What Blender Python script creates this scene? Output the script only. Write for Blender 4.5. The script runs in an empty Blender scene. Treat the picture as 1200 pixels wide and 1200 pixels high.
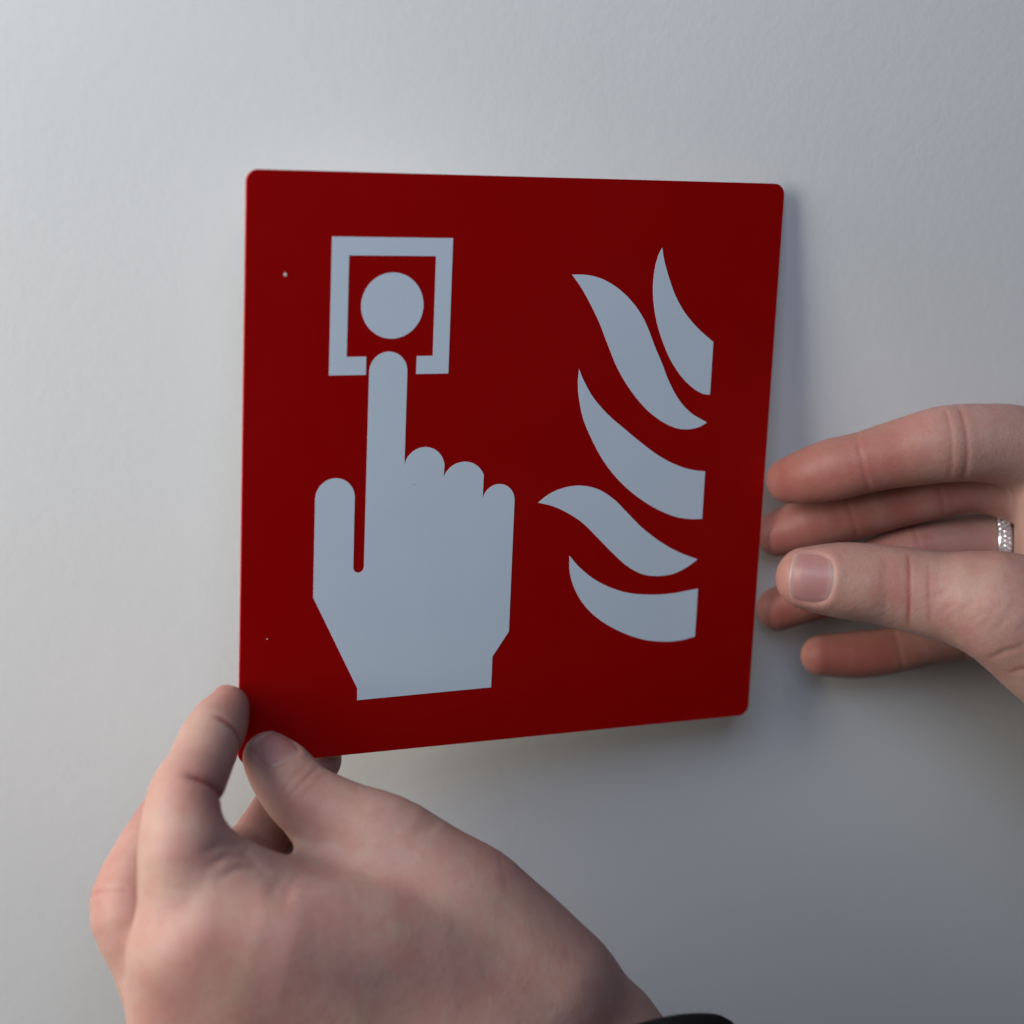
import bpy, bmesh, math, random
import numpy as np
from mathutils import Matrix, Vector

random.seed(4)
rng = np.random.default_rng(7)
scene = bpy.context.scene
col = scene.collection
MM = 0.001

# ------------------------------------------------------------------ camera
CAM_ROT = np.array(((0.973401,-0.012943,-0.228743),(-0.214523,0.299059,-0.929809),(0.080442,0.954147,0.288327)))          # columns: right, up, back
CAM_POS = (-0.11781, -0.49870, 0.13458)
RIGHT, UP, BACK = CAM_ROT[:, 0], CAM_ROT[:, 1], CAM_ROT[:, 2]
cam = bpy.data.cameras.new('camera')
cam.sensor_width = 36.0
cam.lens = 67.863
cam.clip_start = 0.01
cam.clip_end = 50
cam.dof.use_dof = True
cam.dof.focus_distance = 0.5070
cam.dof.aperture_fstop = 7.0
cam_ob = bpy.data.objects.new('camera', cam)
m = Matrix([[*CAM_ROT[i], CAM_POS[i]] for i in range(3)] + [[0, 0, 0, 1]])
cam_ob.matrix_world = m
col.objects.link(cam_ob)
scene.camera = cam_ob

# ------------------------------------------------------------------ light
world = bpy.data.worlds.new('World')
scene.world = world
world.use_nodes = True
bg = world.node_tree.nodes['Background']
bg.inputs['Color'].default_value = (0.60, 0.68, 0.86, 1)
bg.inputs['Strength'].default_value = 0.012

def area_light(name, loc, target, size, size_y, power, color):
    l = bpy.data.lights.new(name, 'AREA')
    l.shape = 'RECTANGLE'
    l.size, l.size_y = size, size_y
    l.energy = power
    l.color = color
    o = bpy.data.objects.new(name, l)
    o.location = loc
    o.rotation_euler = (Vector(target) - Vector(loc)).to_track_quat('-Z', 'Y').to_euler()
    col.objects.link(o)
    return o
area_light('window_light', (-0.75, -0.24, 0.26), (0, 0, 0), 0.48, 0.72, 10.3, (1.0, 0.982, 0.905))
area_light('room_light', (-0.20, -0.60, 0.50), (0, 0, 0), 0.50, 0.40, 1.75, (0.78, 0.93, 1.27))

scene.view_settings.view_transform = 'Standard'
scene.view_settings.look = 'None'
scene.view_settings.exposure = 0.0
scene.view_settings.gamma = 1.0
scene.view_settings.use_curve_mapping = False
scene.cycles.use_denoising = True
scene.cycles.denoising_input_passes = 'RGB_ALBEDO_NORMAL'
scene.cycles.denoising_prefilter = 'ACCURATE'
scene.cycles.max_bounces = 8

# ------------------------------------------------------------------ materials
def new_mat(name):
    mt = bpy.data.materials.new(name)
    mt.use_nodes = True
    nt = mt.node_tree
    return mt, nt, nt.nodes['Principled BSDF']

def node(nt, kind, **kw):
    n = nt.nodes.new(kind)
    for k, v in kw.items():
        if k in n.inputs:
            n.inputs[k].default_value = v
        else:
            setattr(n, k, v)
    return n

def mix_rgb(nt, fac, a, b, blend='MIX'):
    n = nt.nodes.new('ShaderNodeMix')
    n.data_type = 'RGBA'
    n.blend_type = blend
    for sock, val in ((n.inputs[0], fac), (n.inputs[6], a), (n.inputs[7], b)):
        if isinstance(val, bpy.types.NodeSocket):
            nt.links.new(val, sock)
        elif isinstance(val, (int, float)):
            sock.default_value = val
        else:
            sock.default_value = (*val, 1) if len(val) == 3 else val
    return n.outputs[2]

def ramp(nt, src, p0, p1, lo=0.0, hi=1.0):
    n = nt.nodes.new('ShaderNodeMapRange')
    n.inputs[1].default_value, n.inputs[2].default_value = p0, p1
    n.inputs[3].default_value, n.inputs[4].default_value = lo, hi
    nt.links.new(src, n.inputs[0])
    return n.outputs[0]

def objco(nt):
    return nt.nodes.new('ShaderNodeTexCoord').outputs['Object']

def noise(nt, scale, detail=2.0, rough=0.5, co=None):
    n = nt.nodes.new('ShaderNodeTexNoise')
    n.inputs['Scale'].default_value = scale
    n.inputs['Detail'].default_value = detail
    n.inputs['Roughness'].default_value = rough
    nt.links.new(co if co else objco(nt), n.inputs['Vector'])
    return n.outputs['Fac']

def bump(nt, height, strength, dist, prev=None):
    b = nt.nodes.new('ShaderNodeBump')
    b.inputs['Strength'].default_value = strength
    b.inputs['Distance'].default_value = dist
    nt.links.new(height, b.inputs['Height'])
    if prev:
        nt.links.new(prev, b.inputs['Normal'])
    return b.outputs['Normal']

def wall_material():
    mt, nt, b = new_mat('painted_wall')
    co = objco(nt)
    big = ramp(nt, noise(nt, 9, 3, 0.6, co), 0.3, 0.7)
    base = mix_rgb(nt, big, (0.735, 0.735, 0.725), (0.765, 0.765, 0.755))
    # faint scuffs
    sc = ramp(nt, noise(nt, 31, 4, 0.65, co), 0.70, 0.80)
    base = mix_rgb(nt, sc, base, (0.62, 0.61, 0.60))
    nt.links.new(base, b.inputs['Base Color'])
    b.inputs['Roughness'].default_value = 0.62
    b.inputs['Specular IOR Level'].default_value = 0.3
    n1 = bump(nt, noise(nt, 480, 2, 0.5, co), 0.12, 0.0003)
    n2 = bump(nt, noise(nt, 190, 3, 0.55, co), 0.09, 0.0006, n1)
    # sparse paint nibs
    vo = nt.nodes.new('ShaderNodeTexVoronoi')
    vo.inputs['Scale'].default_value = 34
    nt.links.new(co, vo.inputs['Vector'])
    hgt = ramp(nt, vo.outputs['Distance'], 0.0, 0.030, 1.0, 0.0)
    sp = nt.nodes.new('ShaderNodeSeparateColor')
    nt.links.new(vo.outputs['Color'], sp.inputs[0])
    on = ramp(nt, sp.outputs[0], 0.70, 0.72)
    mu = nt.nodes.new('ShaderNodeMath'); mu.operation = 'MULTIPLY'
    nt.links.new(hgt, mu.inputs[0]); nt.links.new(on, mu.inputs[1])
    n2 = bump(nt, mu.outputs[0], 0.35, 0.0006, n2)
    nt.links.new(n2, b.inputs['Normal'])
    return mt

def red_material():
    mt, nt, b = new_mat('red_sign_face')
    co = objco(nt)
    c = mix_rgb(nt, ramp(nt, noise(nt, 40, 3, 0.6, co), 0.3, 0.7), (0.365, 0.0012, 0.0014), (0.385, 0.0016, 0.0018))
    nt.links.new(c, b.inputs['Base Color'])
    nt.links.new(ramp(nt, noise(nt, 26, 5, 0.65, co), 0.35, 0.7, 0.34, 0.55), b.inputs['Roughness'])
    b.inputs['Specular IOR Level'].default_value = 0.10
    nt.links.new(bump(nt, noise(nt, 2600, 2, 0.5, co), 0.05, 0.0001), b.inputs['Normal'])
    return mt

def print_material():
    mt, nt, b = new_mat('white_sign_print')
    co = objco(nt)
    c = mix_rgb(nt, ramp(nt, noise(nt, 60, 3, 0.6, co), 0.3, 0.7), (0.69, 0.785, 0.865), (0.71, 0.805, 0.885))
    # a few dust specks
    sp = ramp(nt, noise(nt, 700, 1, 0.5, co), 0.80, 0.83)
    c = mix_rgb(nt, sp, c, (0.35, 0.36, 0.38))
    nt.links.new(c, b.inputs['Base Color'])
    b.inputs['Roughness'].default_value = 0.45
    b.inputs['Specular IOR Level'].default_value = 0.25
    return mt

def core_material():
    mt, nt, b = new_mat('sign_speck')
    c = mix_rgb(nt, noise(nt, 900), (0.75, 0.70, 0.66), (0.85, 0.8, 0.78))
    nt.links.new(c, b.inputs['Base Color'])
    b.inputs['Roughness'].default_value = 0.6
    return mt

def skin_material():
    mt, nt, b = new_mat('skin')
    co = objco(nt)
    at = nt.nodes.new('ShaderNodeAttribute')
    at.attribute_name = 'red_and_shade'
    red = at.outputs['Fac']
    def patch(scale, lo, hi, amt, color, c, shift):
        mp = nt.nodes.new('ShaderNodeMapping')
        mp.inputs['Location'].default_value = (shift, shift * 0.7, -shift)
        nt.links.new(co, mp.inputs['Vector'])
        f = ramp(nt, noise(nt, scale, 3, 0.6, mp.outputs[0]), lo, hi, 0.0, amt)
        return mix_rgb(nt, f, c, color)
    c = (0.425, 0.258, 0.215)
    c = patch(48, 0.45, 0.68, 0.75, (0.440, 0.205, 0.180), c, 0.3)     # pink
    c = patch(60, 0.50, 0.70, 0.60, (0.390, 0.270, 0.200), c, 1.7)     # sallow
    c = patch(42, 0.52, 0.72, 0.22, (0.350, 0.232, 0.238), c, 2.9)     # bluish veins
    c = patch(210, 0.42, 0.72, 0.60, (0.400, 0.190, 0.158), c, 4.1)    # fine blotches
    c = patch(700, 0.50, 0.76, 0.42, (0.400, 0.190, 0.150), c, 5.3)
    c = mix_rgb(nt, red, c, (0.280, 0.075, 0.057))  # red skin, dark enough to hold the shade painted on the palm-side fingers
    nt.links.new(c, b.inputs['Base Color'])
    b.inputs['Subsurface Weight'].default_value = 0.35
    b.inputs['Subsurface Radius'].default_value = (1.0, 0.32, 0.18)
    b.inputs['Subsurface Scale'].default_value = 0.0035
    b.inputs['Roughness'].default_value = 0.50
    b.inputs['Specular IOR Level'].default_value = 0.32
    # pores, criss-cross lines
    vo = nt.nodes.new('ShaderNodeTexVoronoi')
    vo.feature = 'DISTANCE_TO_EDGE'
    vo.inputs['Scale'].default_value = 900
    nt.links.new(co, vo.inputs['Vector'])
    e = ramp(nt, vo.outputs['Distance'], 0.0, 0.25)
    nb = bump(nt, e, 0.16, 0.00015)
    # fine parallel skin lines, wandering
    mp = nt.nodes.new('ShaderNodeMapping')
    mp.inputs['Rotation'].default_value = (0.3, 0.5, 0.7)
    mp.inputs['Scale'].default_value = (1.0, 0.22, 1.0)
    nt.links.new(co, mp.inputs['Vector'])
    nb = bump(nt, noise(nt, 650, 3, 0.6, mp.outputs[0]), 0.21, 0.00033, nb)
    nb = bump(nt, noise(nt, 130, 3, 0.55, co), 0.22, 0.0009, nb)
    nt.links.new(nb, b.inputs['Normal'])
    rr = ramp(nt, noise(nt, 200, 2, 0.5, co), 0.3, 0.7, 0.44, 0.58)
    nt.links.new(rr, b.inputs['Roughness'])
    return mt

def nail_material():
    mt, nt, b = new_mat('fingernail')
    co = objco(nt)
    at = nt.nodes.new('ShaderNodeAttribute')
    at.attribute_name = 'along'
    n1 = ramp(nt, noise(nt, 160, 3, 0.6, co), 0.3, 0.7)
    c = mix_rgb(nt, n1, (0.39, 0.195, 0.180), (0.35, 0.160, 0.150))
    tip = ramp(nt, at.outputs['Fac'], 0.86, 0.95)
    c = mix_rgb(nt, tip, c, (0.40, 0.25, 0.215))
    lun = ramp(nt, at.outputs['Fac'], 0.18, 0.06)
    c = mix_rgb(nt, lun, c, (0.41, 0.255, 0.235))
    nt.links.new(c, b.inputs['Base Color'])
    b.inputs['Roughness'].default_value = 0.36
    b.inputs['Specular IOR Level'].default_value = 0.5
    b.inputs['Subsurface Weight'].default_value = 0.2
    b.inputs['Subsurface Radius'].default_value = (1.0, 0.4, 0.3)
    b.inputs['Subsurface Scale'].default_value = 0.001
    nt.links.new(bump(nt, noise(nt, 500, 2, 0.5, co), 0.08, 0.0002), b.inputs['Normal'])
    return mt

def silver_material():
    mt, nt, b = new_mat('silver')
    c = mix_rgb(nt, noise(nt, 800), (0.78, 0.78, 0.80), (0.86, 0.86, 0.88))
    nt.links.new(c, b.inputs['Base Color'])
    b.inputs['Metallic'].default_value = 1.0
    b.inputs['Roughness'].default_value = 0.22
    return mt

def stone_material():
    mt, nt, b = new_mat('clear_stone')
    c = mix_rgb(nt, noise(nt, 1500), (0.92, 0.93, 0.97), (1.0, 1.0, 1.0))
    nt.links.new(c, b.inputs['Base Color'])
    b.inputs['Roughness'].default_value = 0.03
    b.inputs['IOR'].default_value = 2.2
    b.inputs['Metallic'].default_value = 0.6
    return mt

def fabric_material():
    mt, nt, b = new_mat('black_fabric')
    co = objco(nt)
    c = mix_rgb(nt, noise(nt, 900, 2, 0.6, co), (0.004, 0.004, 0.005), (0.009, 0.009, 0.010))
    nt.links.new(c, b.inputs['Base Color'])
    b.inputs['Roughness'].default_value = 0.9
    b.inputs['Specular IOR Level'].default_value = 0.1
    nt.links.new(bump(nt, noise(nt, 1500, 2, 0.6, co), 0.5, 0.0004), b.inputs['Normal'])
    return mt

def plate_core_material():
    mt, nt, b = new_mat('sign_core')
    c = mix_rgb(nt, noise(nt, 300), (0.50, 0.47, 0.46), (0.56, 0.53, 0.52))
    nt.links.new(c, b.inputs['Base Color'])
    b.inputs['Roughness'].default_value = 0.5
    return mt

M = dict(core=plate_core_material(), wall=wall_material(), red=red_material(), white=print_material(), speck=core_material(),
         skin=skin_material(), nail=nail_material(), silver=silver_material(), stone=stone_material(),
         fabric=fabric_material())

# ------------------------------------------------------------------ object helpers
def link(name, me, mat, parent=None, smooth=False):
    o = bpy.data.objects.new(name, me)
    if mat:
        me.materials.clear()
        me.materials.append(mat)
    if smooth:
        me.polygons.foreach_set('use_smooth', [True] * len(me.polygons))
    col.objects.link(o)
    if parent:
        o.parent = parent
    return o

def tag(o, label=None, cat=None, group=None, kind=None):
    for k, v in (('label', label), ('category', cat), ('group', group), ('kind', kind)):
        if v:
            o[k] = v
    return o

def mesh_from(name, verts, faces):
    me = bpy.data.meshes.new(name)
    me.from_pydata([tuple(v) for v in verts], [], [tuple(f) for f in faces])
    me.update()
    return me

# ------------------------------------------------------------------ the wall
def build_wall():
    bm = bmesh.new()
    bmesh.ops.create_cube(bm, size=1)
    bmesh.ops.scale(bm, vec=(2.6, 0.10, 2.4), verts=bm.verts)
    bmesh.ops.translate(bm, vec=(0, 0.05, 0), verts=bm.verts)
    me = bpy.data.meshes.new('wall')
    bm.to_mesh(me); bm.free()
    return tag(link('wall', me, M['wall']), kind='structure')
wall = build_wall()

# ------------------------------------------------------------------ the sign (millimetres on its face)
SIGN_ANGLE = math.radians(11.0)
SIGN_PITCH = math.radians(-5.5)
sign = bpy.data.objects.new('safety_sign', None)
sign.location = (0, -0.0241, 0)
sign.rotation_euler = (SIGN_PITCH, 0, SIGN_ANGLE)
sign.empty_display_size = 0.02
col.objects.link(sign)
tag(sign, 'square red sign with white symbols of a pressing hand and flames, held by two hands', 'sign')

def slab(name, outline, y0, y1, mat, bevel=0.0):
    """Outline in mm (x, z), extruded from y0 to y1 mm; y is away from the viewer."""
    area = sum(a[0] * b[1] - b[0] * a[1] for a, b in zip(outline, outline[1:] + outline[:1]))
    if area < 0:
        outline = outline[::-1]
    n = len(outline)
    bm = bmesh.new()
    fr = [bm.verts.new((x * MM, y0 * MM, z * MM)) for x, z in outline]
    bk = [bm.verts.new((x * MM, y1 * MM, z * MM)) for x, z in outline]
    bm.faces.new(fr)
    bm.faces.new(bk[::-1])
    for i in range(n):
        j = (i + 1) % n
        bm.faces.new((fr[j], fr[i], bk[i], bk[j]))
    if bevel:
        ed = [e for e in bm.edges if abs(e.verts[0].co.y - e.verts[1].co.y) < 1e-7]
        bmesh.ops.bevel(bm, geom=ed, offset=bevel * MM, segments=2, affect='EDGES', profile=0.5)
    bmesh.ops.recalc_face_normals(bm, faces=bm.faces)
    me = bpy.data.meshes.new(name)
    bm.to_mesh(me); bm.free()
    return link(name, me, mat, sign)

def arc(cx, cy, r, a0, a1, n=20):
    return [(cx + r * math.cos(math.radians(a0 + (a1 - a0) * i / n)),
             cy + r * math.sin(math.radians(a0 + (a1 - a0) * i / n))) for i in range(n + 1)]

def curve(pts, sub=6):
    """Smooth open curve through the points (Catmull-Rom)."""
    p = [np.array(q, float) for q in pts]
    p = [2 * p[0] - p[1]] + p + [2 * p[-1] - p[-2]]
    out = []
    for i in range(1, len(p) - 2):
        for k in range(sub):
            t = k / sub
            a, b, c, d = p[i - 1], p[i], p[i + 1], p[i + 2]
            out.append(tuple(0.5 * (2 * b + (c - a) * t + (2 * a - 5 * b + 4 * c - d) * t * t + (3 * b - a - 3 * c + d) * t ** 3)))
    out.append(tuple(p[-2]))
    return out

def rounded(hs, R0):
    return (arc(hs - R0, hs - R0, R0, 0, 90, 10) + arc(-hs + R0, hs - R0, R0, 90, 180, 10)
                 + arc(-hs + R0, -hs + R0, R0, 180, 270, 10) + arc(hs - R0, -hs + R0, R0, 270, 360, 10))
plate_outline = rounded(75.0, 3.0)
slab('backing', rounded(74.7, 2.7), 0.95, 1.4, M['core'], 0.05)
slab('plate', plate_outline, 0.0, 1.0, M['red'], 0.12)
PY0, PY1 = -0.06, 0.05
slab('call_point_frame', [(-53.2, 24.9), (-53.2, 59.25), (-21.2, 59.25), (-21.2, 24.9), (-29.95, 24.9), (-29.95, 29.5),
                          (-25.6, 29.5), (-25.6, 54.7), (-48.7, 54.7), (-48.7, 29.5), (-43.5, 29.5), (-43.5, 24.9)], PY0, PY1, M['white'])
slab('button_disc', arc(-36.9, 42.25, 8.3, 0, 354, 59), PY0, PY1, M['white'])
hand_outline = ([(-42.6, -24.7)] + arc(-37.5, 25.6, 5.1, 180, 0, 24) + [(-32.4, 1.4)]
                + arc(-26.9, 0.4, 5.6, 169, 7, 20) + [(-21.45, -1.8)] + arc(-15.8, -4.3, 6.1, 155, 23, 18)
                + [(-10.25, -8.1)] + arc(-5.7, -9.1, 4.6, 165, 0, 18) + [(-1.1, -44.8), (-5.6, -51.5), (-5.6, -60.0),
                (-43.5, -60.3), (-43.5, -57.2), (-56.05, -32.0)] + arc(-50.85, -6.5, 5.25, 180, 0, 22)
                + arc(-44.05, -24.7, 1.45, 180, 350, 14))
slab('hand_symbol', hand_outline, PY0, PY1, M['white'])
FLAMES = [
    ([(38.6, 57.5), (39.4, 54.2), (41.1, 49.7), (43.6, 44.5), (46.9, 39.9), (51.3, 35.7), (55.9, 32.3)],
     [(55.9, 17.9), (53.6, 18.2), (50.5, 19.8), (46.5, 23.2), (42.5, 28.5), (39.1, 35.4), (37.3, 41.3), (36.5, 47.1), (36.8, 52.2), (37.6, 55.5), (38.6, 57.5)]),
    ([(12.5, 50.3), (16.7, 50.2), (21.0, 49.3), (25.4, 47.2), (29.1, 44.5), (32.6, 40.9), (35.4, 36.7), (37.8, 31.8), (40.4, 26.9), (42.9, 21.9), (46.2, 16.9), (50.2, 13.1), (55.5, 10.2)],
     [(55.5, 10.2), (52.7, 8.9), (49.0, 8.5), (45.2, 9.2), (40.6, 11.4), (36.0, 14.8), (31.3, 19.8), (27.3, 25.4), (24.1, 31.6), (21.3, 37.4), (18.5, 42.2), (15.5, 46.7), (12.5, 50.3)]),
    ([(15.9, 25.5), (17.5, 22.3), (20.6, 17.7), (25.2, 13.1), (30.5, 9.0), (36.6, 4.5), (41.5, 1.3), (46.4, -1.1), (51.3, -2.7), (55.9, -3.4)],
     [(55.9, -16.7), (52.2, -16.6), (47.4, -15.7), (41.7, -13.4), (36.0, -10.1), (30.3, -5.7), (25.3, -0.4), (21.6, 5.0), (18.1, 11.6), (16.5, 16.9), (15.8, 21.4), (15.9, 25.5)]),
    ([(5.8, -10.0), (9.1, -7.7), (13.5, -6.2), (18.4, -5.9), (23.4, -7.1), (28.2, -10.0), (32.3, -13.7), (37.2, -18.2), (43.0, -22.4), (48.8, -25.6), (55.3, -28.2)],
     [(55.3, -28.2), (51.5, -30.5), (47.6, -31.9), (42.8, -32.2), (38.0, -31.3), (33.2, -28.7), (28.7, -24.9), (24.2, -20.7), (19.3, -16.2), (14.6, -13.2), (10.0, -11.1), (5.8, -10.0)]),
    ([(15.8, -25.0), (18.8, -28.2), (23.2, -31.7), (28.0, -34.3), (33.6, -36.3), (40.0, -37.3), (47.2, -37.5), (56.0, -36.6)],
     [(56.0, -50.4), (51.3, -51.2), (45.6, -51.1), (39.2, -49.9), (32.7, -47.4), (26.2, -43.7), (21.3, -39.4), (18.0, -34.6), (16.2, -29.8), (15.8, -25.0)]),
]
for up, down in FLAMES:
    a, b = curve(up), curve(down)
    pts = a + b
    out = []
    for p in pts:
        if not out or math.dist(p, out[-1]) > 0.05:
            out.append((float(p[0]), float(p[1])))
    if math.dist(out[0], out[-1]) < 0.05:
        out.pop()
    slab('flame_symbol', out, PY0, PY1, M['white'])
for x, z, r in ((-65.0, 49.9, 0.42), (-68.0, -42.0, 0.16)):
    slab('speck', [(x + r * k * math.cos(i * 0.9), z + r * 1.2 * k * math.sin(i * 0.9)) for i, k in enumerate((1, .8, 1.05, .9, 1.1, .85, 1))], -0.14, 0.03, M['speck'])

# ------------------------------------------------------------------ hands: distance fields meshed with surface nets
def smin(a, b, k):
    h = np.maximum(k - np.abs(a - b), 0.0) / k
    return np.minimum(a, b) - h * h * (k * 0.25)

class Grid:
    def __init__(self, lo, hi, h):
        self.h = h
        self.lo = np.array(lo, float)
        self.n = np.ceil((np.array(hi, float) - self.lo) / h).astype(int) + 1
        self.ax = [(self.lo[i] + h * np.arange(self.n[i])).astype(np.float32) for i in range(3)]
    def empty(self):
        return np.full(self.n, 50.0, np.float32)
    def box(self, lo, hi):
        a = np.clip(np.floor((np.array(lo) - self.lo) / self.h).astype(int), 0, self.n)
        b = np.clip(np.ceil((np.array(hi) - self.lo) / self.h).astype(int) + 1, 0, self.n)
        if np.any(b <= a):
            return None, None
        sl = tuple(slice(a[i], b[i]) for i in range(3))
        co = [self.ax[i][sl[i]].reshape([-1 if j == i else 1 for j in range(3)]) for i in range(3)]
        return sl, co

def round_cone(co, a, b, r1, r2):
    a = np.array(a, np.float32); b = np.array(b, np.float32)
    ba = b - a
    l2 = float(ba @ ba)
    if l2 < 1e-8:
        return np.sqrt((co[0] - a[0]) ** 2 + (co[1] - a[1]) ** 2 + (co[2] - a[2]) ** 2) - max(r1, r2)
    rr = r1 - r2
    a2 = max(l2 - rr * rr, 1e-6)
    il2 = 1.0 / l2
    px, py, pz = co[0] - a[0], co[1] - a[1], co[2] - a[2]
    y = px * ba[0] + py * ba[1] + pz * ba[2]
    z = y - l2
    pp = px * px + py * py + pz * pz
    x2 = np.maximum(pp * l2 - y * y, 0) * l2     # dot2(p*l2 - ba*y)
    y2 = y * y * l2
    z2 = z * z * l2
    k = np.sign(rr) * rr * rr * x2
    d = (np.sqrt(x2 * a2 * il2) + y * rr) * il2 - r1
    c1 = np.sign(z) * a2 * z2 > k
    c2 = np.sign(y) * a2 * y2 < k
    d = np.where(c2, np.sqrt(x2 + y2) * il2 - r1, d)
    d = np.where(c1, np.sqrt(x2 + z2) * il2 - r2, d)
    return d

def spline(chain, sub):
    p = np.array(chain, float)
    p = np.vstack([2 * p[0] - p[1], p, 2 * p[-1] - p[-2]])
    out = []
    for i in range(1, len(p) - 2):
        for k in range(sub):
            t = k / sub
            a, b, c, d = p[i - 1], p[i], p[i + 1], p[i + 2]
            # slackened tangents keep the joints from overshooting
            m1, m2 = (c - a) * 0.42, (d - b) * 0.42
            t2, t3 = t * t, t ** 3
            q = (2 * t3 - 3 * t2 + 1) * b + (t3 - 2 * t2 + t) * m1 + (-2 * t3 + 3 * t2) * c + (t3 - t2) * m2
            q[3] = max(q[3], 2.0)
            out.append(q)
    out.append(p[-2])
    return np.array(out)

def add_chain(g, F, chain, k, margin=9.0, sub=4):
    pts = spline(chain, sub) if sub > 1 else np.array(chain, float)
    C = g.empty()
    for a, b in zip(pts[:-1], pts[1:]):
        r = max(a[3], b[3]) + margin
        sl, co = g.box(np.minimum(a[:3], b[:3]) - r, np.maximum(a[:3], b[:3]) + r)
        if sl is None:
            continue
        C[sl] = np.minimum(C[sl], round_cone(co, a[:3], b[:3], a[3], b[3]))
    return smin(F, C, k) if F is not None else C

def sstep(x, a, b):
    t = np.clip((x - a) / (b - a), 0, 1)
    return t * t * (3 - 2 * t)

def unit(v):
    v = np.array(v, float)
    return v / np.linalg.norm(v)

def crease(g, F, p, axis, side, width, depth, reach=13.0, curv=0.0, lo=-0.1, hi=0.5):
    """A flexion line: a groove across the finger at p, on the side it faces."""
    p = np.array(p, float); axis = unit(axis)
    side = unit(np.array(side) - axis * np.dot(side, axis))
    lat = np.cross(axis, side)
    sl, co = g.box(p - reach, p + reach)
    q = [co[i] - p[i] for i in range(3)]
    t = q[0] * axis[0] + q[1] * axis[1] + q[2] * axis[2]
    n = q[0] * side[0] + q[1] * side[1] + q[2] * side[2]
    s = q[0] * lat[0] + q[1] * lat[1] + q[2] * lat[2]
    t = t + curv * s * s
    rad = np.sqrt(n * n + s * s) + 1e-3
    mask = sstep(n / rad, lo, hi) * sstep(-np.sqrt(q[0] ** 2 + q[1] ** 2 + q[2] ** 2), -reach, -reach * 0.75)
    F[sl] += (depth * np.exp(-(t / width) ** 2) * mask - 0.04 * depth * np.exp(-((np.abs(t) - 3.0 * width) / (2.0 * width)) ** 2) * mask).astype(np.float32)

def crease_tint(V, p, axis, side, width, depth, reach=13.0, curv=0.0, lo=-0.1, hi=0.5):
    p = np.array(p, float); axis = unit(axis)
    side = unit(np.array(side) - axis * np.dot(side, axis))
    lat = np.cross(axis, side)
    q = V - p
    n, s_ = q @ side, q @ lat
    t = q @ axis + curv * s_ * s_
    mask = sstep(n / (np.sqrt(n * n + s_ * s_) + 1e-3), lo, hi) * (np.linalg.norm(q, axis=1) < reach)
    return min(0.9, depth * 2.4) * np.exp(-(t / max(width * 1.1, 0.6)) ** 2) * mask

def line_groove(g, F, pts, width, depth):
    """A free wrinkle along a polyline lying near the skin."""
    pts = np.array(pts, float)
    lo, hi = pts.min(0) - 5 - 3 * width, pts.max(0) + 5 + 3 * width
    sl, co = g.box(lo, hi)
    # resample, so that the line can fade out towards both ends
    fine = np.vstack([np.linspace(a, b, 5)[:-1] for a, b in zip(pts[:-1], pts[1:])] + [pts[-1:]])
    out = None
    m = len(fine) - 1
    for i in range(m):
        d = round_cone(co, fine[i], fine[i + 1], 0.01, 0.01)
        e = math.sin(math.pi * (i + 0.5) / m) ** 0.8 * np.exp(-(d / width) ** 2)
        out = e if out is None else np.maximum(out, e)
    F[sl] += (depth * out).astype(np.float32)

def drop(g, F, pts):
    """Move the points of a wrinkle line onto the skin, along the line of sight the line was drawn in."""
    pts = np.array(pts, float)
    eye = np.array(CAM_POS) / MM
    d = pts - eye
    d /= np.linalg.norm(d, axis=1)[:, None]
    p = pts - d * 45
    for _ in range(240):
        v = sample(g, F, p)
        p = p + d * np.clip(v * 0.6, -0.5, 1.0)[:, None]
    return p

def nail_recess(g, F, c, n, t, length, width, depth):
    n = unit(n); t = unit(np.array(t) - n * np.dot(t, n)); s = np.cross(n, t)
    sl, co = g.box(np.array(c) - 14, np.array(c) + 14)
    q = [co[i] - c[i] for i in range(3)]
    u = (q[0] * t[0] + q[1] * t[1] + q[2] * t[2]) / (length / 2)
    v = (q[0] * s[0] + q[1] * s[1] + q[2] * s[2]) / (width / 2)
    w = q[0] * n[0] + q[1] * n[1] + q[2] * n[2]
    e = (np.abs(u) ** 2.8 + np.abs(v) ** 2.8) ** (1 / 2.8)
    F[sl] += (depth * sstep(-e, -1.02, -0.86) * sstep(w, -2, 0)).astype(np.float32)
    # swollen fold around it
    F[sl] -= (0.12 * np.exp(-((e - 1.17) / 0.13) ** 2) * sstep(-u, -0.95, -0.6) * sstep(w, -3, 0)).astype(np.float32)

def sample(g, F, P):
    q = (np.atleast_2d(P) - g.lo) / g.h
    q = np.clip(q, 0, g.n - 1.001)
    i = q.astype(int); f = q - i
    out = 0
    for dx in (0, 1):
        for dy in (0, 1):
            for dz in (0, 1):
                w = (f[:, 0] if dx else 1 - f[:, 0]) * (f[:, 1] if dy else 1 - f[:, 1]) * (f[:, 2] if dz else 1 - f[:, 2])
                out = out + w * F[i[:, 0] + dx, i[:, 1] + dy, i[:, 2] + dz]
    return out

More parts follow.
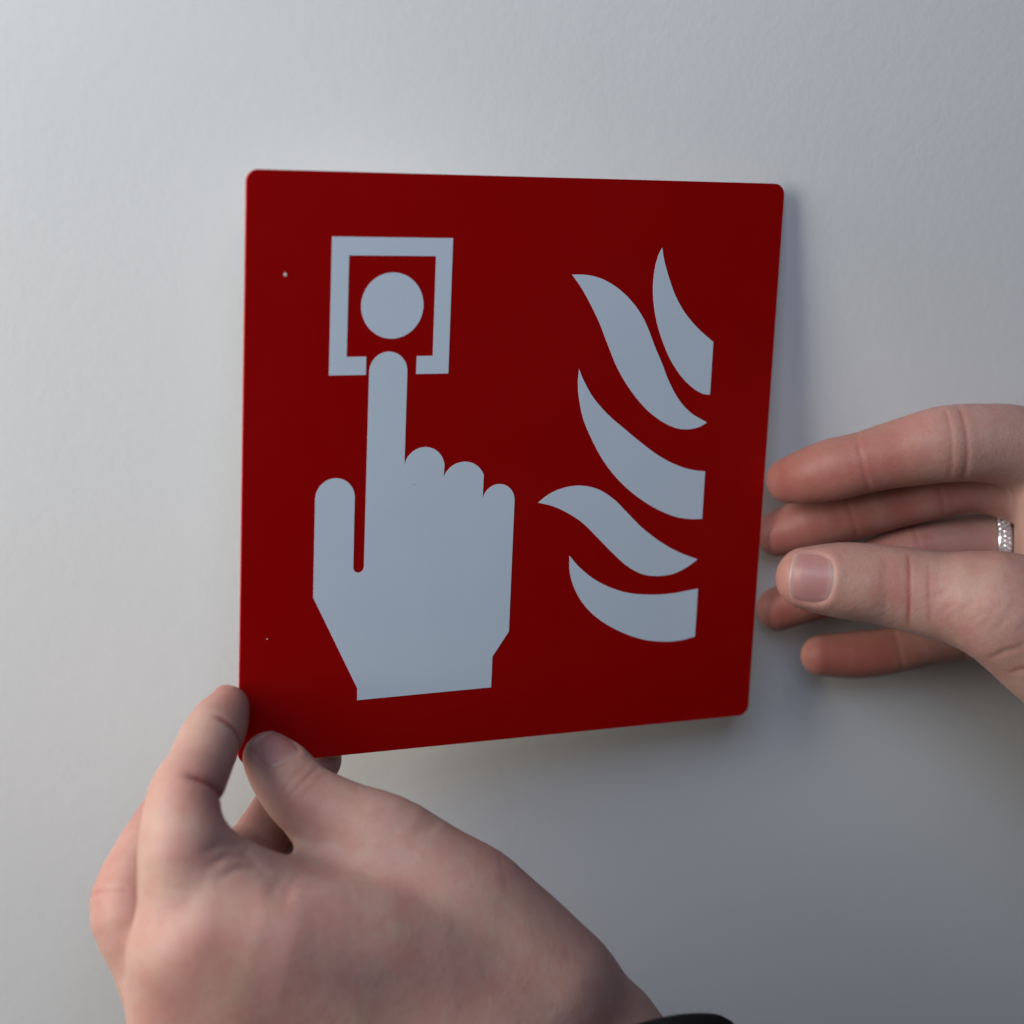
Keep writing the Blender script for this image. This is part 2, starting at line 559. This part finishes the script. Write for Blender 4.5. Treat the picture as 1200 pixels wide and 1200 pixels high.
def surface_nets(g, F):
    S = F < 0
    # close the field at the grid's border
    for ax in range(3):
        for e in (0, -1):
            ix = [slice(None)] * 3; ix[ax] = e
            S[tuple(ix)] = False
            F[tuple(ix)] = np.maximum(F[tuple(ix)], 0.3)
    cnt = np.zeros([n - 1 for n in g.n], np.uint8)
    for dx in (0, 1):
        for dy in (0, 1):
            for dz in (0, 1):
                cnt += S[dx:g.n[0] - 1 + dx, dy:g.n[1] - 1 + dy, dz:g.n[2] - 1 + dz]
    act = np.argwhere((cnt > 0) & (cnt < 8))
    idx = np.full(cnt.shape, -1, np.int32)
    idx[tuple(act.T)] = np.arange(len(act))
    corners = [(x, y, z) for x in (0, 1) for y in (0, 1) for z in (0, 1)]
    val = {c: F[act[:, 0] + c[0], act[:, 1] + c[1], act[:, 2] + c[2]] for c in corners}
    acc = np.zeros((len(act), 3)); num = np.zeros(len(act))
    for c in corners:
        for ax in range(3):
            if c[ax]:
                continue
            d = list(c); d[ax] = 1; d = tuple(d)
            a, b = val[c], val[d]
            m = (a < 0) != (b < 0)
            t = np.where(m, a / np.where(m, a - b, 1), 0)
            p = np.tile(np.array(c, float), (len(act), 1))
            p[:, ax] = t
            acc += p * m[:, None]; num += m
    V = g.lo + g.h * (act + acc / num[:, None])
    faces = []
    for ax in range(3):
        o1, o2 = [(1, 2), (2, 0), (0, 1)][ax]
        a = [slice(1, n - 1) for n in g.n]; a[ax] = slice(0, g.n[ax] - 1)
        b = list(a); b[ax] = slice(1, g.n[ax])
        A, B = S[tuple(a)], S[tuple(b)]
        for flip, mask in ((False, A & ~B), (True, ~A & B)):
            e = np.argwhere(mask)
            for i in range(3):
                e[:, i] += (0 if i == ax else 1)
            q = []
            for s1, s2 in ((0, 0), (1, 0), (1, 1), (0, 1)):
                c = e.copy(); c[:, o1] -= 1 - s1; c[:, o2] -= 1 - s2
                q.append(idx[tuple(c.T)])
            q = np.stack(q[::-1] if flip else q, 1)
            faces.append(q)
    return V, np.vstack(faces)

def taubin(V, Fc, it=4, lam=0.5, mu=-0.52):
    E = np.vstack([Fc[:, [0, 1]], Fc[:, [1, 2]], Fc[:, [2, 3]], Fc[:, [3, 0]]])
    E = np.vstack([E, E[:, ::-1]])
    deg = np.bincount(E[:, 0], minlength=len(V))
    for _ in range(it):
        for f in (lam, mu):
            s = np.stack([np.bincount(E[:, 0], weights=V[E[:, 1], i], minlength=len(V)) for i in range(3)], 1)
            V = V + f * (s / deg[:, None] - V)
    return V

def build_hand(name, joints, lo, hi, h, creases, grooves, nails, red_spots, blends, palm_k=8.0):
    g = Grid(lo, hi, h)
    palm = None
    for ch in joints['palm']:
        palm = add_chain(g, palm, ch, palm_k, sub=3 if len(ch) > 2 else 1)
    total = palm
    for fn in ('little', 'ring', 'middle', 'index', 'thumb'):
        F = add_chain(g, None, joints[fn], 1.0)
        for cr in creases.get(fn, []):
            crease(g, F, **cr)
        for nl in nails:
            if nl['finger'] == fn:
                nail_recess(g, F, nl['c'], nl['n'], nl['t'], nl['length'], nl['width'], 0.55)
        F = smin(F, palm, blends.get(fn, 7.0))
        total = smin(total, F, 0.7)
    for pts, wd, dp in grooves:
        line_groove(g, total, drop(g, total, pts), wd, dp)
    V, Fc = surface_nets(g, total)
    V = taubin(V, Fc)
    # slight flesh unevenness
    W = np.zeros(len(V))
    for _ in range(26):
        k = rng.normal(size=3); k = k / np.linalg.norm(k) * rng.uniform(0.12, 0.45)
        W += np.sin(V @ k + rng.uniform(0, 6.28)) / 26 ** 0.5
    nrm = np.zeros_like(V)
    fn_ = np.cross(V[Fc[:, 2]] - V[Fc[:, 0]], V[Fc[:, 3]] - V[Fc[:, 1]])
    for i in range(4):
        for j in range(3):
            nrm[:, j] += np.bincount(Fc[:, i], weights=fn_[:, j], minlength=len(V))
    nrm /= np.linalg.norm(nrm, axis=1)[:, None] + 1e-9
    V = V + nrm * (W * 0.13)[:, None]
    red = np.zeros(len(V))
    for p, rad, amt in red_spots:
        d2 = ((V - np.array(p)) ** 2).sum(1)
        red = np.maximum(red, amt * np.exp(-d2 / rad ** 2))
    for fn in creases:
        for cr in creases[fn]:
            red = np.maximum(red, crease_tint(V, **cr))
    org = np.array(joints['palm'][0][-1][:3])
    me = bpy.data.meshes.new(name)
    me.vertices.add(len(V)); me.vertices.foreach_set('co', ((V - org) * MM).ravel().astype(np.float32))
    me.loops.add(Fc.size); me.loops.foreach_set('vertex_index', Fc.ravel().astype(np.int32))
    me.polygons.add(len(Fc))
    me.polygons.foreach_set('loop_start', (np.arange(len(Fc)) * 4).astype(np.int32))
    me.update(calc_edges=True); me.validate()
    at = me.attributes.new('red_and_shade', 'FLOAT', 'POINT')
    at.data.foreach_set('value', red.astype(np.float32))
    o = link(name, me, M['skin'], None, True)
    o.location = tuple(org * MM)
    for nl in nails:
        add_nail(o, org, g, total, nl)
    return o

def add_nail(hand, org, g, F, nl):
    c = np.array(nl['c'], float); n = unit(nl['n']); t = unit(np.array(nl['t']) - n * np.dot(nl['t'], n)); s = np.cross(n, t)
    L, Wd = nl['length'], nl['width']
    NU, NV = 22, 18
    U = np.linspace(-1, 1, NU + 1); Vv = np.linspace(-1, 1, NV + 1)
    pts, along = [], []
    for u in U:
        for v in Vv:
            # square grid mapped to a rounded nail plate
            uu = u * math.sqrt(1 - (0.42 if u < 0 else 0.30) * v * v) * 0.99
            vv = v * math.sqrt(1 - (0.38 if u < 0 else 0.24) * u * u) * 0.97
            pts.append(c + t * uu * L / 2 + s * vv * Wd / 2)
            along.append((u + 1) / 2)
    pts = np.array(pts)
    # walk down to the skin from outside
    lo_ = np.full(len(pts), 14.0)
    done = np.zeros(len(pts), bool)
    for k in range(110):
        d = sample(g, F, pts + n * lo_[:, None])
        step = np.where(done, 0, np.clip(d * 0.8, 0.02, 1.0))
        done |= d < 0.02
        lo_ = lo_ - np.where(done, 0, step)
        if done.all():
            break
    P = lo_.reshape(NU + 1, NV + 1)
    for _ in range(6):
        Q = P.copy()
        Q[1:-1, 1:-1] = (P[:-2, 1:-1] + P[2:, 1:-1] + P[1:-1, :-2] + P[1:-1, 2:]) / 4
        P = Q
    u2, v2 = np.meshgrid(U, Vv, indexing='ij')
    edge = np.maximum(np.abs(u2), np.abs(v2))
    lift = 0.24 - 0.56 * np.clip((edge - 0.72) / 0.28, 0, 1) ** 2
    lift = np.where(u2 > 0.6, np.maximum(lift, 0.24 - 0.56 * np.clip((np.abs(v2) - 0.72) / 0.28, 0, 1) ** 2), lift)
    top = pts + n * (P + lift).ravel()[:, None]
    bot = pts + n * (P - 0.25).ravel()[:, None]
    k = len(top)
    f = []
    W1 = NV + 1
    for i in range(NU):
        for j in range(NV):
            a = i * W1 + j
            f.append((a, a + W1, a + W1 + 1, a + 1))
            f.append((k + a, k + a + 1, k + a + W1 + 1, k + a + W1))
    rim = [i * W1 for i in range(NU + 1)] + [NU * W1 + j for j in range(1, W1)] + [i * W1 + NV for i in range(NU - 1, -1, -1)] + [j for j in range(NV - 1, 0, -1)]
    for a, b in zip(rim, rim[1:] + rim[:1]):
        f.append((b, a, k + a, k + b))
    me = mesh_from('fingernail', (np.vstack([top, bot]) - org) * MM, f)
    bm = bmesh.new(); bm.from_mesh(me); bmesh.ops.recalc_face_normals(bm, faces=bm.faces); bm.to_mesh(me); bm.free()
    at = me.attributes.new('along', 'FLOAT', 'POINT')
    at.data.foreach_set('value', np.array(along + along, np.float32))
    return link('fingernail', me, M['nail'], hand, True)

LEFT = {
  'index': [(-76.0, -47.6, -57.6, 5.6), (-78.2, -52.3, -60.0, 7.0), (-80.9, -59.1, -61.3, 7.6), (-84.5, -69.4, -64.5, 7.9), (-88.2, -78.6, -68.1, 8.7), (-89.5, -86.0, -78.1, 9.5), (-86.4, -91.9, -102.9, 11.5)],
  'middle': [(-78.0, -36.3, -74.6, 6.3), (-88.0, -52.3, -82.3, 7.8), (-99.7, -71.5, -98.0, 9.5), (-94.0, -78.8, -110.8, 9.8), (-87.3, -87.0, -124.2, 10.8)],
  'ring': [(-51.0, -31.6, -79.4, 7.3), (-66.1, -38.6, -100.6, 7.5), (-81.4, -55.7, -108.3, 9), (-77.3, -78.1, -147.3, 10.5)],
  'little': [(-43.5, -29.7, -96.1, 6.2), (-51.5, -35.3, -106.2, 7.6), (-64.0, -48.2, -119.2, 8), (-61.9, -63.4, -173.5, 9.5)],
  'thumb': [(-65.1, -50.8, -70.1, 6.7), (-62.0, -53.6, -73.2, 8.2), (-56.9, -60.2, -77.4, 9.2), (-46.5, -65.7, -81.5, 10.2), (-34.6, -71.0, -85.8, 11.8), (-16.0, -78.0, -100.2, 13.2), (2.7, -86.3, -117.9, 15.1)],
  'palm': [
    [(-86.4, -91.9, -102.9, 11.5), (-54.0, -93.1, -116.4, 12), (-15.9, -96.1, -128.4, 14)],
    [(-87.0, -87.8, -122.5, 11), (-6.0, -95.7, -143.9, 14)],
    [(-77.3, -78.1, -147.3, 10.5), (0.9, -90.8, -160.1, 13)],
    [(-63.1, -63.6, -173.3, 9.5), (4.1, -83.8, -178.2, 13)],
    [(-70.2, -80.7, -93.7, 7.2), (-48.7, -75.8, -96.6, 8.4), (-31.5, -75.8, -99.2, 11)],
    [(-81.1, -95.0, -92.4, 10.5), (-65.4, -94.9, -96.5, 14), (-33.2, -89.7, -107.7, 18), (-6.6, -90.6, -122.8, 19)],
    [(-86.4, -91.9, -102.9, 11.5), (-84.6, -91.3, -120.5, 12), (-74.6, -83.5, -145.1, 11.5)],
    [(-73.9, -96.4, -110.6, 12.5), (-32.9, -95.1, -126.9, 16)],
    [(-86.6, -86.1, -74.8, 8), (-78.7, -85.5, -83.6, 8.2), (-67.3, -82.3, -94.8, 8.5)],
    [(-62.8, -73.1, -104.2, 10), (-40.6, -69.4, -109.6, 12), (-10.7, -69.2, -125.7, 16)],
    [(-16.0, -78.0, -100.2, 13.2), (2.7, -86.3, -117.9, 15.1), (22.5, -91.7, -139.4, 16.4), (31.3, -129.0, -171.5, 19)],
    [(-15.9, -96.1, -128.4, 14), (1.5, -95.1, -153.4, 17), (5.7, -133.0, -182.9, 20)],
    [(-6.4, -93.7, -133.0, 16), (14.1, -94.9, -144.5, 17), (17.4, -134.2, -175.8, 20)],
  ],
}
RIGHTH = {
  'index': [(79.3, -14.5, -5.3, 6.2), (83.2, -19.0, -2.5, 7.5), (89.0, -23.5, 0.9, 8.5), (95.4, -27.0, 4.0, 8.5), (105.1, -30.5, 7.8, 9.3), (115.9, -34.0, 11.4, 10.4), (132.5, -35.0, 11.8, 11), (156.5, -35.0, 6.5, 13)],
  'middle': [(81.9, -6.0, -23.5, 6.5), (89.6, -9.5, -19.2, 7.8), (99.9, -13.0, -14.4, 8), (120.9, -21.0, -4.7, 8.8), (136.4, -24.0, -2.3, 9.0), (165.9, -30.0, -8.5, 12)],
  'ring': [(84.4, -6.4, -46.1, 6.3), (100.6, -11.0, -37.3, 7.6), (119.8, -17.0, -24.9, 8.8), (142.3, -20.0, -21.1, 9), (172.0, -26.0, -22.4, 11.5)],
  'little': [(97.7, -11.0, -58.8, 6.0), (107.6, -12.5, -58.0, 6.9), (118.7, -15.0, -55.5, 6.9), (135.7, -18.0, -49.9, 7.6), (176.8, -24.0, -41.8, 10.5)],
  'thumb': [(79.2, -36.0, -26.4, 8.4), (88.3, -38.0, -26.4, 10.2), (100.7, -41.0, -26.7, 10.9), (113.6, -46.0, -27.8, 11.9), (130.0, -54.0, -29.2, 13.4), (171.1, -58.0, -56.2, 17)],
  'palm': [
    [(156.5, -35.0, 6.5, 13), (215.9, -46.0, -43.4, 15)],
    [(165.9, -30.0, -8.5, 12), (224.0, -42.0, -55.6, 15)],
    [(172.3, -26.0, -23.7, 11.5), (227.1, -38.0, -70.7, 14)],
    [(176.8, -24.0, -41.8, 10.5), (225.2, -36.0, -82.5, 14)],
    [(147.5, -39.0, -1.0, 11), (151.6, -38.0, -21.0, 11)],
    [(150.4, -45.0, -32.3, 12), (194.0, -50.0, -54.7, 18), (226.9, -48.0, -74.4, 18)],
    [(131.4, -54.0, -29.7, 13.4), (171.1, -58.0, -56.2, 17), (219.5, -52.0, -77.8, 19)],
    [(219.7, -44.0, -54.7, 17), (231.2, -44.0, -81.7, 19), (297.2, -50.0, -131.4, 22)],
  ],
}
def cam_dir(r, u, b):
    return RIGHT * r + UP * u + BACK * b
def J(D, f, i):
    return np.array(D[f][i][:3])
def ax(D, f, i, j):
    return J(D, f, j) - J(D, f, i)

# ---- the hand that grips the lower corner (seen from its back)
lc = {
    'index': [
        dict(p=J(LEFT, 'index', 2), axis=ax(LEFT, 'index', 1, 3), side=cam_dir(0.8, -0.3, 0.5), width=0.8, depth=0.55, lo=0.0, hi=0.6),
        dict(p=J(LEFT, 'index', 4) + 0.25 * ax(LEFT, 'index', 4, 3), axis=ax(LEFT, 'index', 3, 5), side=cam_dir(1, -0.1, 0.35), width=1.0, depth=1.1, lo=0.1, hi=0.7),
    ],
    'thumb': [
        dict(p=J(LEFT, 'thumb', 2) + k * ax(LEFT, 'thumb', 2, 3), axis=ax(LEFT, 'thumb', 1, 3), side=cam_dir(0.35, 0.5, 0.8), width=0.55, depth=d, lo=0.55, hi=0.95, curv=0.012)
        for k, d in ((-0.30, 0.14), (-0.10, 0.22), (0.12, 0.12))],
    'middle': [dict(p=J(LEFT, 'middle', 2), axis=ax(LEFT, 'middle', 1, 3), side=cam_dir(-1, 0.2, 0.3), width=0.9, depth=0.2)],
}
lg = [
    ([(-84.3, -92.8, -74.7), (-80.4, -91.9, -73.3), (-75.6, -88.2, -75.8), (-70.9, -82.7, -81.7)], 1.1, 0.42),
    ([(-83.3, -94.0, -77.7), (-78.7, -91.9, -76.0), (-73.9, -88.1, -78.5), (-69.2, -82.6, -84.0)], 0.9, 0.45),
    ([(-80.6, -93.8, -81.1), (-76.2, -91.7, -79.5), (-71.8, -88.0, -81.4), (-67.2, -83.4, -85.5)], 1.0, 0.36),
    ([(-61.1, -90.1, -82.2), (-63.2, -89.8, -85.4), (-64.1, -87.5, -91.1)], 1.5, 0.3),
    ([(-64.0, -90.6, -81.8), (-66.3, -90.3, -84.6), (-67.4, -87.9, -89.4)], 1.5, 0.25),
]
ln = [
    dict(finger='thumb', c=(-64.2, -53.4, -67.1), n=cam_dir(0.22, 0.52, 0.80), t=-ax(LEFT, 'thumb', 0, 2), length=11.0, width=11.5),
    dict(finger='index', c=J(LEFT, 'index', 0) + 0.2 * ax(LEFT, 'index', 0, 1), n=cam_dir(-0.8, 0.3, -0.4), t=-ax(LEFT, 'index', 0, 2), length=10.5, width=9.5),
    dict(finger='middle', c=J(LEFT, 'middle', 0), n=cam_dir(-0.5, 0.2, -0.8), t=-ax(LEFT, 'middle', 0, 1), length=10.5, width=9.8),
    dict(finger='ring', c=J(LEFT, 'ring', 0), n=cam_dir(-0.2, 0.1, -0.9), t=-ax(LEFT, 'ring', 0, 1), length=10.5, width=9.5),
]
lr = [(J(LEFT, 'index', 0), 9, 0.55), (J(LEFT, 'thumb', 0), 9, 0.5), (J(LEFT, 'index', 4) + RIGHT * 6, 10, 0.45), (J(LEFT, 'middle', 2), 11, 0.45),
      (J(LEFT, 'ring', 0), 9, 0.5), (J(LEFT, 'ring', 1), 12, 0.5), (J(LEFT, 'index', 6) + BACK * 9, 13, 0.25), (J(LEFT, 'middle', 1), 14, 0.6),
      (J(LEFT, 'thumb', 2) + BACK * 6, 9, 0.2)]
allp = np.array([p[:3] for k in LEFT for c in ([LEFT[k]] if k != 'palm' else LEFT[k]) for p in c])
lo = np.array([-140., -200., -215.]); hi = np.array([70., 0., -40.])
lo = np.maximum(lo, allp.min(0) - 24); hi = np.minimum(hi, allp.max(0) + 24)
hand_l = build_hand('hand', LEFT, lo, hi, 0.65, lc, lg, ln, lr, {'thumb': 10.5, 'index': 4.5, 'middle': 3.0}, 11.0)
tag(hand_l, 'hand seen from its back, pinching the lower corner of the sign between thumb and fingers', 'hand', 'hands holding the sign')

# ---- the hand that steadies the far edge (palm side to the viewer)
pal = cam_dir(0, 0, 1)
rc = {
    'index': [dict(p=J(RIGHTH, 'index', 3), axis=ax(RIGHTH, 'index', 2, 4), side=pal, width=0.5, depth=0.24, lo=0.15, hi=0.7),
              dict(p=J(RIGHTH, 'index', 5) - 0.12 * ax(RIGHTH, 'index', 5, 6), axis=ax(RIGHTH, 'index', 4, 6), side=pal, width=0.5, depth=0.2, lo=0.15, hi=0.7),
              dict(p=J(RIGHTH, 'index', 5) + 0.12 * ax(RIGHTH, 'index', 5, 6), axis=ax(RIGHTH, 'index', 4, 6), side=pal, width=0.55, depth=0.24, lo=0.15, hi=0.7)],
    'middle': [dict(p=J(RIGHTH, 'middle', 2), axis=ax(RIGHTH, 'middle', 1, 3), side=pal, width=0.5, depth=0.24, lo=0.15, hi=0.7),
               dict(p=J(RIGHTH, 'middle', 3), axis=ax(RIGHTH, 'middle', 2, 4), side=pal, width=0.55, depth=0.24, lo=0.15, hi=0.7)],
    'ring': [dict(p=J(RIGHTH, 'ring', 2), axis=ax(RIGHTH, 'ring', 1, 3), side=pal, width=0.55, depth=0.24, lo=0.15, hi=0.7)],
    'little': [dict(p=J(RIGHTH, 'little', 2), axis=ax(RIGHTH, 'little', 1, 3), side=pal, width=0.5, depth=0.24, lo=0.15, hi=0.7),
               dict(p=J(RIGHTH, 'little', 3), axis=ax(RIGHTH, 'little', 2, 4), side=pal, width=0.55, depth=0.2, lo=0.15, hi=0.7)],
    'thumb': [dict(p=np.array((98.0, -41.0, -26.7)), axis=RIGHT, side=pal, width=1.3, depth=0.14, lo=0.45, hi=0.95, curv=-0.004),
              dict(p=np.array((104.1, -42.0, -27.3)), axis=RIGHT, side=pal, width=0.55, depth=0.42, lo=0.35, hi=0.85, curv=-0.007),
              dict(p=np.array((108.7, -44.0, -27.3)), axis=RIGHT, side=pal, width=0.6, depth=0.20, lo=0.55, hi=0.98, curv=-0.010)],
}
rg = [
    ([(120.2, -66.0, -38.2), (122.5, -70.0, -34.7), (132.0, -72.0, -29.4)], 0.8, 0.35),
    ([(126.8, -66.0, -42.6), (127.8, -70.0, -40.0), (134.7, -72.0, -37.3)], 0.8, 0.35),
]
rg += [([(101.6, -60.0, -25.3), (103.3, -60.0, -23.8), (105.0, -60.0, -22.1)], 0.5, 0.1), ([(104.5, -60.0, -24.1), (105.9, -60.0, -22.5), (107.5, -60.0, -21.4)], 0.5, 0.15), ([(105.5, -60.0, -24.3), (107.6, -60.0, -22.4), (109.6, -60.0, -20.7)], 0.5, 0.17), ([(107.3, -60.0, -28.3), (109.3, -60.0, -26.4), (111.4, -60.0, -25.1)], 0.5, 0.15), ([(110.3, -60.0, -30.0), (112.4, -60.0, -27.9), (114.6, -60.0, -26.2)], 0.5, 0.14), ([(113.4, -60.0, -29.4), (114.8, -60.0, -28.3), (116.2, -60.0, -27.5)], 0.5, 0.14), ([(113.9, -60.0, -27.0), (115.8, -60.0, -25.3), (117.7, -60.0, -23.8)], 0.5, 0.16), ([(116.2, -60.0, -30.6), (118.7, -60.0, -28.5), (121.1, -60.0, -26.2)], 0.5, 0.12), ([(118.5, -60.0, -32.7), (120.9, -60.0, -30.7), (123.3, -60.0, -28.3)], 0.5, 0.18), ([(120.6, -60.0, -28.1), (121.9, -60.0, -27.1), (123.1, -60.0, -25.5)], 0.5, 0.18), ([(121.9, -60.0, -28.1), (123.5, -60.0, -26.7), (125.1, -60.0, -24.9)], 0.5, 0.16), ([(124.0, -60.0, -32.2), (125.7, -60.0, -30.8), (127.3, -60.0, -29.2)], 0.5, 0.2), ([(125.3, -60.0, -28.7), (127.4, -60.0, -27.0), (129.4, -60.0, -25.3)], 0.5, 0.16), ([(126.8, -60.0, -29.4), (129.2, -60.0, -27.7), (131.6, -60.0, -25.5)], 0.5, 0.14), ([(130.2, -60.0, -32.8), (132.2, -60.0, -31.0), (134.4, -60.0, -29.2)], 0.5, 0.19), ([(132.1, -60.0, -32.7), (134.3, -60.0, -30.8), (136.5, -60.0, -29.3)], 0.5, 0.15)]
rn = [
    dict(finger='thumb', c=(79.0, -40.0, -25.2), n=cam_dir(-0.12, 0.05, 0.98), t=-RIGHT + 0.12 * UP, length=12.2, width=14.4),
    dict(finger='index', c=J(RIGHTH, 'index', 0) + RIGHT * 3, n=cam_dir(0, 0.15, -1), t=-ax(RIGHTH, 'index', 0, 3), length=10.5, width=9.8),
    dict(finger='middle', c=J(RIGHTH, 'middle', 0), n=cam_dir(0, 0.1, -1), t=-ax(RIGHTH, 'middle', 0, 2), length=10.5, width=9.8),
    dict(finger='ring', c=J(RIGHTH, 'ring', 0), n=cam_dir(0, 0, -1), t=-ax(RIGHTH, 'ring', 0, 1), length=10.5, width=9.5),
    dict(finger='little', c=J(RIGHTH, 'little', 0), n=cam_dir(0, -0.1, -1), t=-ax(RIGHTH, 'little', 0, 1), length=8.5, width=8.0),
]
rrd = [(J(RIGHTH, 'thumb', 1), 18, 0.16), (J(RIGHTH, 'thumb', 3), 18, 0.16), (J(RIGHTH, 'thumb', 4), 20, 0.16), (J(RIGHTH, 'thumb', 0) - RIGHT * 4, 8, 0.5), (J(RIGHTH, 'thumb', 2) + BACK * 9 - RIGHT, 7, 0.40)]
for fn, last in (('index', 5), ('middle', 4), ('ring', 3), ('little', 3)):  # palm skin is redder; tone deepened further to paint in shade on these fingers
    for k in range(last):
        for w in (0.0, 0.5):
            amt = 0.95 if k < last - 1 else 0.95 - 0.55 * (w + 0.5)
            rrd.append((J(RIGHTH, fn, k) * (1 - w) + J(RIGHTH, fn, k + 1) * w + BACK * 5, 9.5, amt))
allp = np.array([p[:3] for k in RIGHTH for c in ([RIGHTH[k]] if k != 'palm' else RIGHTH[k]) for p in c])
lo = np.array([60., -110., -130.]); hi = np.array([225., -1., 40.])
lo = np.maximum(lo, allp.min(0) - 24); hi = np.minimum(hi, allp.max(0) + 24)
hand_r = build_hand('hand', RIGHTH, lo, hi, 0.6, rc, rg, rn, rrd, {'thumb': 9.0, 'ring': 2.5, 'middle': 3.0, 'index': 4.0, 'little': 4.0})
tag(hand_r, 'hand with a ring, palm side showing, fingers behind the far edge of the sign', 'hand', 'hands holding the sign')

# ------------------------------------------------------------------ the ring on the second hand
def build_ring():
    c = J(RIGHTH, 'ring', 3) - RIGHT * 0.6
    axis = unit(ax(RIGHTH, 'ring', 2, 4))
    e1 = unit(BACK - axis * np.dot(BACK, axis)); e2 = np.cross(axis, e1)
    rot = Matrix([[e1[i], e2[i], axis[i]] for i in range(3)]).to_4x4()
    root = bpy.data.objects.new('ring', None)
    root.empty_display_size = 0.01
    root.matrix_world = Matrix.Translation(Vector(c * MM)) @ rot
    col.objects.link(root)
    R = 9.5
    prof = [(-1.85, -0.1), (-1.85, 0.6), (-1.6, 0.85), (1.6, 0.85), (1.85, 0.6), (1.85, -0.1)]
    N = 72
    v, f = [], []
    for i in range(N):
        a = 2 * math.pi * i / N
        for z, dr in prof:
            v.append(((R + dr) * math.cos(a) * MM, (R + dr) * math.sin(a) * MM, z * MM))
    k = len(prof)
    for i in range(N):
        j = (i + 1) % N
        for q in range(k):
            r = (q + 1) % k
            f.append((i * k + q, j * k + q, j * k + r, i * k + r))
    link('band', mesh_from('band', v, f), M['silver'], root, False)
    # brilliant-cut stone, shared by all
    n = 8
    sv = [(0.32 * math.cos(2 * math.pi * i / n), 0.32 * math.sin(2 * math.pi * i / n), 0.30) for i in range(n)]
    sv += [(0.62 * math.cos(2 * math.pi * (i + .5) / n), 0.62 * math.sin(2 * math.pi * (i + .5) / n), 0.05) for i in range(n)]
    sv += [(0, 0, -0.5)]
    sf = [tuple(range(n))]
    for i in range(n):
        j = (i + 1) % n
        sf += [(i, n + i, j), (j, n + i, n + j), (n + i, 2 * n, n + j)]
    sme = mesh_from('stone', [(x * MM, y * MM, z * MM) for x, y, z in sv], sf)
    pv = []
    for row, z in enumerate((-1.22, 0.0, 1.22)):
        cnt = 46
        for i in range(cnt):
            a = 2 * math.pi * (i + 0.5 * (row % 2)) / cnt
            o = link('stone', sme, M['stone'], root)
            rad = Vector((math.cos(a), math.sin(a), 0))
            q = rad.to_track_quat('Z', 'X').to_matrix()
            q = q @ Matrix.Rotation(random.uniform(0, 1), 3, 'Z') @ Matrix.Rotation(random.uniform(-.3, .3), 3, 'X') @ Matrix.Rotation(random.uniform(-.3, .3), 3, 'Y')
            o.matrix_local = Matrix.Translation(rad * (R + 0.90) * MM + Vector((0, 0, z * MM))) @ q.to_4x4()
            pv.append((a + math.pi / cnt, z))
    # claws between the stones: one beaded part
    bm = bmesh.new()
    for a, z in pv:
        for dz in (-0.55, 0.55):
            mt = Matrix.Translation(((R + 1.0) * math.cos(a) * MM, (R + 1.0) * math.sin(a) * MM, (z + dz) * MM))
            bmesh.ops.create_icosphere(bm, subdivisions=1, radius=0.15 * MM, matrix=mt)
    me = bpy.data.meshes.new('claw_setting')
    bm.to_mesh(me); bm.free()
    cl = link('claw_setting', me, M['silver'], root, True)
    cl['kind'] = 'stuff'
    tag(root, 'silver ring covered in small sparkling clear stones, worn behind the thumb', 'ring')
    return root
build_ring()

# ------------------------------------------------------------------ black sleeve end on the first arm
def build_sleeve(hand):
    a = np.array((11.3, -97.7, -136.5)); b = np.array((20.2, -139.0, -167.6))
    axis = unit(b - a)
    e1 = unit(BACK - axis * np.dot(BACK, axis)); e2 = np.cross(axis, e1)
    org = np.array(hand.location) / MM
    prof = [(12, 22.5), (3, 23.0), (0.5, 23.6), (-0.6, 24.8), (-0.4, 26.2), (1.0, 27.2), (5, 28.4), (9, 29.0), (16, 30.0), (30, 31.5), (50, 33)]
    N = 64
    v, f = [], []
    for i in range(N):
        t = 2 * math.pi * i / N
        for s, r in prof:
            wob = 0.7 * math.sin(3 * t + s * 0.2) + 0.5 * math.sin(7 * t + s * 0.35)
            rr = r + wob * (0.6 + s * 0.01)
            v.append((a + axis * (s + 0.8 * math.sin(2 * t + 1)) + e1 * math.cos(t) * rr * 1.12 + e2 * math.sin(t) * rr * 1.42 - org) * MM)
    k = len(prof)
    for i in range(N):
        j = (i + 1) % N
        for q in range(k - 1):
            f.append((i * k + q, j * k + q, j * k + q + 1, i * k + q + 1))
    return link('sleeve', mesh_from('sleeve', v, f), M['fabric'], hand, True)
build_sleeve(hand_l)
